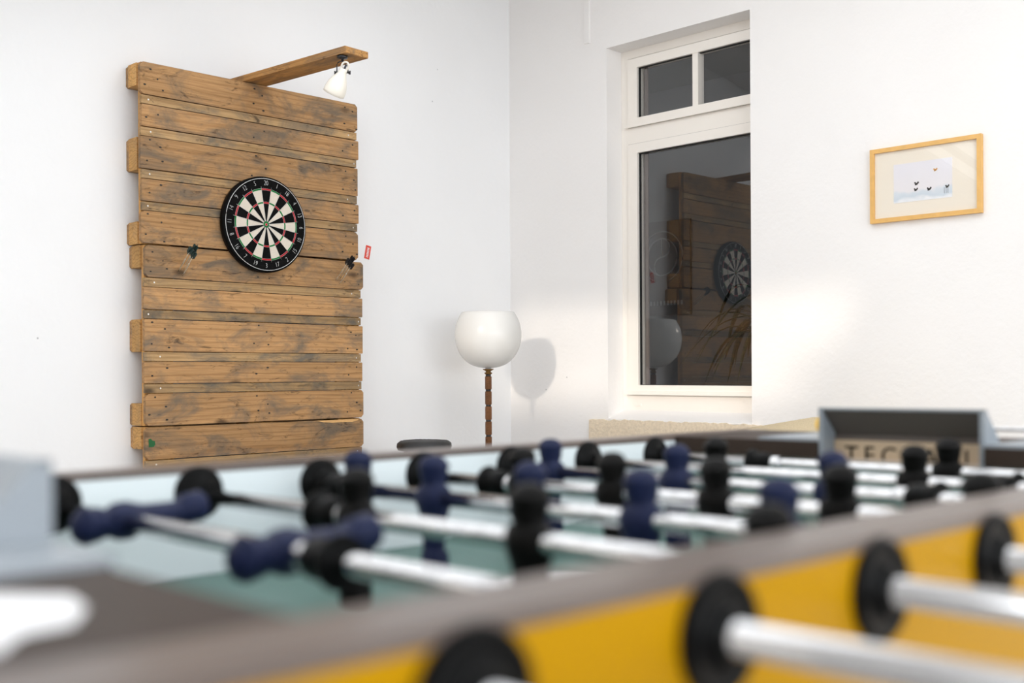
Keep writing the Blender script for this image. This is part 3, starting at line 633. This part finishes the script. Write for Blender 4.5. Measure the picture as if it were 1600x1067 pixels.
for s in (-1, 1):
    e0, e1 = (TI, TE-0.001) if s > 0 else (-TE+0.001, -TI)
    ti = 0.575 if s > 0 else 0.565; dv = -0.016 if s > 0 else 0.0; hv = 0.114 if s > 0 else 0.119; u = ti+0.003 if s > 0 else 0.559
    def ledge(x0, x1, y0, y1, nm='end_ledge'): return box(nm, (min(s*x0, s*x1), y0, H-0.024), (max(s*x0, s*x1), y1, H-0.0008), 'deck', ft, 0.0015)
    ledge(ti, TE-0.001, YN+0.0005, dv-hv-0.0005); ledge(ti, TE-0.001, dv+hv+0.0005, YF-0.0005); ledge(u+0.063, TE-0.001, dv-hv, dv+hv)
    w0, w1_ = (0.60, 0.625) if s > 0 else (-0.625, -0.60)
    box('end_wall', (w0, YN, zf-0.02), (w1_, YF, H-0.024), 'endwall', ft)
    o0, o1 = (TE-0.02, TE-0.001) if s > 0 else (-TE+0.001, -TE+0.02)
    box('end_panel', (o0, YN, H-0.40), (o1, YF, H-0.024), 'yellow', ft)
    # goal hood on the ledge: open front, sloping back, name panel
    hd = MB(); t = 0.006; zt = H+0.046
    X = lambda d: s*(u+d)
    for y0 in (dv-hv, dv+hv-t):
        hd.prism([(X(0), H-0.046), (X(0), zt), (X(0.008), zt), (X(0.048), H+0.003), (X(0.048), H-0.046)], 'y', y0, y0+t)
    hd.prism([(X(0), zt-0.003), (X(0), zt), (X(0.008), zt), (X(0.008), zt-0.003)], 'y', dv-hv, dv+hv)
    hd.prism([(X(0.005), zt-0.002), (X(0.008), zt), (X(0.048), H+0.003), (X(0.045), H+0.003)], 'y', dv-hv+t, dv+hv-t)
    hood = hd.obj('goal_hood', ('hood',), ft)
    for y0, y1 in ((-0.195, dv-hv), (dv+hv, 0.195)):
        box('base_plate', (min(X(0.0), s*(TE-0.01)), y0, H-0.0008), (max(X(0.0), s*(TE-0.01)), y1, H+0.003), 'hood', hood, 0.001)
    MB().prism([(X(0.002), zt-0.0035), (X(0.005), zt-0.0025), (X(0.044), H+0.003), (X(0.041), H+0.003)], 'y', dv-hv+t, dv+hv-t).obj('shade_liner', 'hood_in', hood)  # dark sheet added to paint the shade inside the hood
    box('back_panel', (min(X(0.034), X(0.036)), dv-hv+t, H-0.046), (max(X(0.034), X(0.036)), dv+hv-t, H+0.008), 'hood_in', hood)
    box('name_panel', (min(X(0.030), X(0.033)), dv-hv+t+0.002, H-0.044), (max(X(0.030), X(0.033)), dv+hv-t-0.001, H+0.001), 'beige', hood)
    tm = text_mesh('TECBALL', 0.034, 0.0006, 'black', 1.45)
    tt = obj('lettering', tm, hood); tt.matrix_local = Matrix.Translation((X(0.0295), dv, H-0.020)) @ (Matrix.Rotation(-s*PI/2, 4, 'Z') @ Matrix.Rotation(PI/2, 4, 'X'))
for x in (-0.70, 0.70):
    for y in (-0.30, 0.30):
        box('leg', (x-0.05, y-0.05, 0.012), (x+0.05, y+0.05, H-0.40), 'deck', ft, 0.006)
        MB().lathe([(0.035, 0.0), (0.035, 0.012)], 20, Matrix.Translation((x, y, 0))).obj('foot', 'black', ft)
box('cabinet_floor', (-TE+0.02, YN, H-0.40), (TE-0.02, YF, H-0.385), 'deck', ft)
# white marking on the near ledge
q = MB().prism([(-0.629, -0.236), (-0.609, -0.262), (-0.614, -0.288), (-0.628, -0.310), (-0.647, -0.313), (-0.662, -0.334), (-0.70, -0.340), (-0.72, -0.26), (-0.68, -0.225)], 'z', H-0.0008, H+0.0006); mk = q.obj('white_marking', 'white', ft)
# score counter behind the far hood
MB().tube((0.705, -0.36, H+0.017), (0.705, 0.172, H+0.017), 0.003, 10).obj('score_rod', 'chrome', ft)
for y in (-0.355, -0.05): box('score_bracket', (0.697, y-0.006, H-0.001), (0.713, y+0.006, H+0.024), 'black', ft, 0.002)
kb = {c: MB().lathe([(0.008, -0.010), (0.0125, -0.007), (0.0125, 0.007), (0.008, 0.010)], 20, Matrix.Rotation(PI/2, 4, 'X')).mesh('bead', c) for c in ('bead_y', 'bead_b')}
for i in range(9): obj('score_bead', kb['bead_y'], ft, (0.705, 0.163-i*0.0205, H+0.017))
for i in range(10): obj('score_bead', kb['bead_b'], ft, (0.705, -0.335+i*0.0205, H+0.017))

# players
def player(colr, face):
    q = MB(); S = 20
    def ring(z, rx, ry, dx=0.0): return [(dx+1.24*rx*math.cos(2*PI*i/S), 1.24*ry*math.sin(2*PI*i/S), z) for i in range(S)]
    prof = [(0.0425, 0.002, 0.002, 0), (0.0415, 0.006, 0.006, 0), (0.0385, 0.0098, 0.0098, 0), (0.0335, 0.0120, 0.0120, 0), (0.0325, 0.0132, 0.0126, 0.0010), (0.0300, 0.0130, 0.0124, 0.0010), (0.0290, 0.0117, 0.0118, 0),
            (0.0230, 0.0116, 0.0114, 0.0004), (0.0175, 0.0106, 0.0106, 0.001), (0.0145, 0.0092, 0.0100, 0.0), (0.0122, 0.0096, 0.0120, 0), (0.0095, 0.0108, 0.0145, 0), (0.0040, 0.0130, 0.0168, 0), (-0.0050, 0.0132, 0.0168, 0),
            (-0.0120, 0.0112, 0.0148, 0), (-0.0200, 0.0094, 0.0126, 0), (-0.0330, 0.0086, 0.0118, 0), (-0.0480, 0.0078, 0.0104, 0), (-0.0530, 0.0080, 0.0106, 0), (-0.0545, 0.0104, 0.0118, 0.001), (-0.0720, 0.0112, 0.0122, 0.002), (-0.0750, 0.0092, 0.0108, 0.002)]
    q.loft([ring(*p) for p in prof])
    # face: nose, brow, chin on +x; ears; folded arms; hub screw
    q.mi = 1; q.ball((0.0108, 0, 0.0235), 0.0042, 10, (0.8, 1.5, 1.15)); q.mi = 0
    q.ball((0.0135, 0, 0.0240), 0.0018, 8); q.ball((0.0096, 0, 0.0175), 0.0034, 8, (1, 1.2, 0.8))
    for s in (-1, 1):
        q.ball((0, s*0.0118, 0.0245), 0.0028, 8, (1, 0.6, 1.3)); q.ball((0.004, s*0.0150, 0.0010), 0.0056, 10, (1.1, 0.75, 2.0))
    q.mi = 2
    for s in (-1, 1): q.lathe([(0.0036, 0), (0.0036, 0.0012), (0.0022, 0.0016)], 12, Matrix.Translation((s*0.0126, 0, 0.0)) @ Matrix.Rotation(s*PI/2, 4, 'Y'))
    return q.mesh('player', colr, face, 'screw')
pm = {'b': player('blue', 'face'), 'k': player('blackfig', 'face_dark')}
AX = Matrix.Rotation(PI/2, 4, 'X')      # lathe axis -> along -y/+y
disc_in = MB().lathe([(0.0275, 0), (0.0275, 0.002), (0.025, 0.0045), (0.013, 0.006), (0.012, 0.009), (0.009, 0.010)], 36, AX).mesh('bearing', 'black')
disc_out = MB().lathe([(0.0285, 0), (0.0290, 0.002), (0.0275, 0.0055), (0.0245, 0.0062), (0.0235, 0.0042), (0.014, 0.0045), (0.0125, 0.011), (0.0095, 0.012)], 40, AX).mesh('bearing_cup', 'black')
bump = MB().lathe([(0.0185, -0.017), (0.0190, -0.014), (0.0185, -0.0125), (0.0140, -0.0115), (0.0148, 0.002), (0.0140, 0.014), (0.0100, 0.017)], 24, AX).mesh('bumper', 'black')
clampm = MB().lathe([(0.0100, -0.006), (0.0105, -0.004), (0.0105, 0.004), (0.0100, 0.006)], 20, AX).mesh('rod_collar', 'chrome')
handle = MB().lathe([(0.010, 0.0), (0.0150, 0.004), (0.0165, 0.03), (0.0150, 0.06), (0.0165, 0.09), (0.0150, 0.112), (0.011, 0.118)], 20, AX).mesh('handle', 'black')
zr = H-0.030
# (colour, player offsets, bumpers, tilt about the rod)
RODS = [('b', [0.02], [0.10, -0.06], 0), ('b', [0.197, -0.053], [-0.104], math.radians(-94)), ('k', [0.069, -0.140, -0.340], [0.109], 0.0), ('b', [0.271, 0.145, 0.009, -0.121, -0.252], [0.310], 0.0),
        ('k', [0.168, 0.038, -0.090, -0.219, -0.340], [0.210], 0.06), ('b', [0.271, 0.072, -0.125], [-0.222], 0.0), ('k', [0.124, -0.139], [-0.235], 0.0), ('k', [-0.109], [0.155, -0.28], 0.0)]
for i, (c, men, bps, tl) in enumerate(RODS):
    x = 0.15*(i-3.5); near = c == 'b'; s = 1 if c == 'b' else -1
    y0, y1 = (-0.66, 0.45) if near else (-0.56, 0.535)
    rod = MB().tube((0, y0, 0), (0, y1, 0), 0.0078, 24).obj('rod', 'chrome', ft, (x, 0, zr))
    for v in men:
        o = obj('player', pm[c], rod, (0, v, 0), (0, tl, 0 if s > 0 else PI) if abs(tl) < 1 else (0, tl, 0))
    for v in bps:
        o = obj('bumper', bump, rod, (0, v, 0), (0, 0, 0 if v > 0 else PI)); obj('rod_collar', clampm, rod, (0, v-0.023 if v > 0 else v+0.023, 0))
    obj('handle', handle, rod, (0, y0+0.105 if near else y1+0.01, 0), (0, 0, 0) if near else (0, 0, 0))
    obj('end_cap', clampm, rod, (0, y1 if near else y0, 0))
    obj('bearing', disc_in, ft, (x, YF, zr+0.003), (0, 0, 0)); obj('bearing', disc_in, ft, (x, YN, zr+0.003), (0, 0, PI))
    obj('bearing_cup', disc_out, ft, (x, YNO, zr), (0, 0, 0)); obj('bearing_cup', disc_out, ft, (x, YFO, zr), (0, 0, PI))
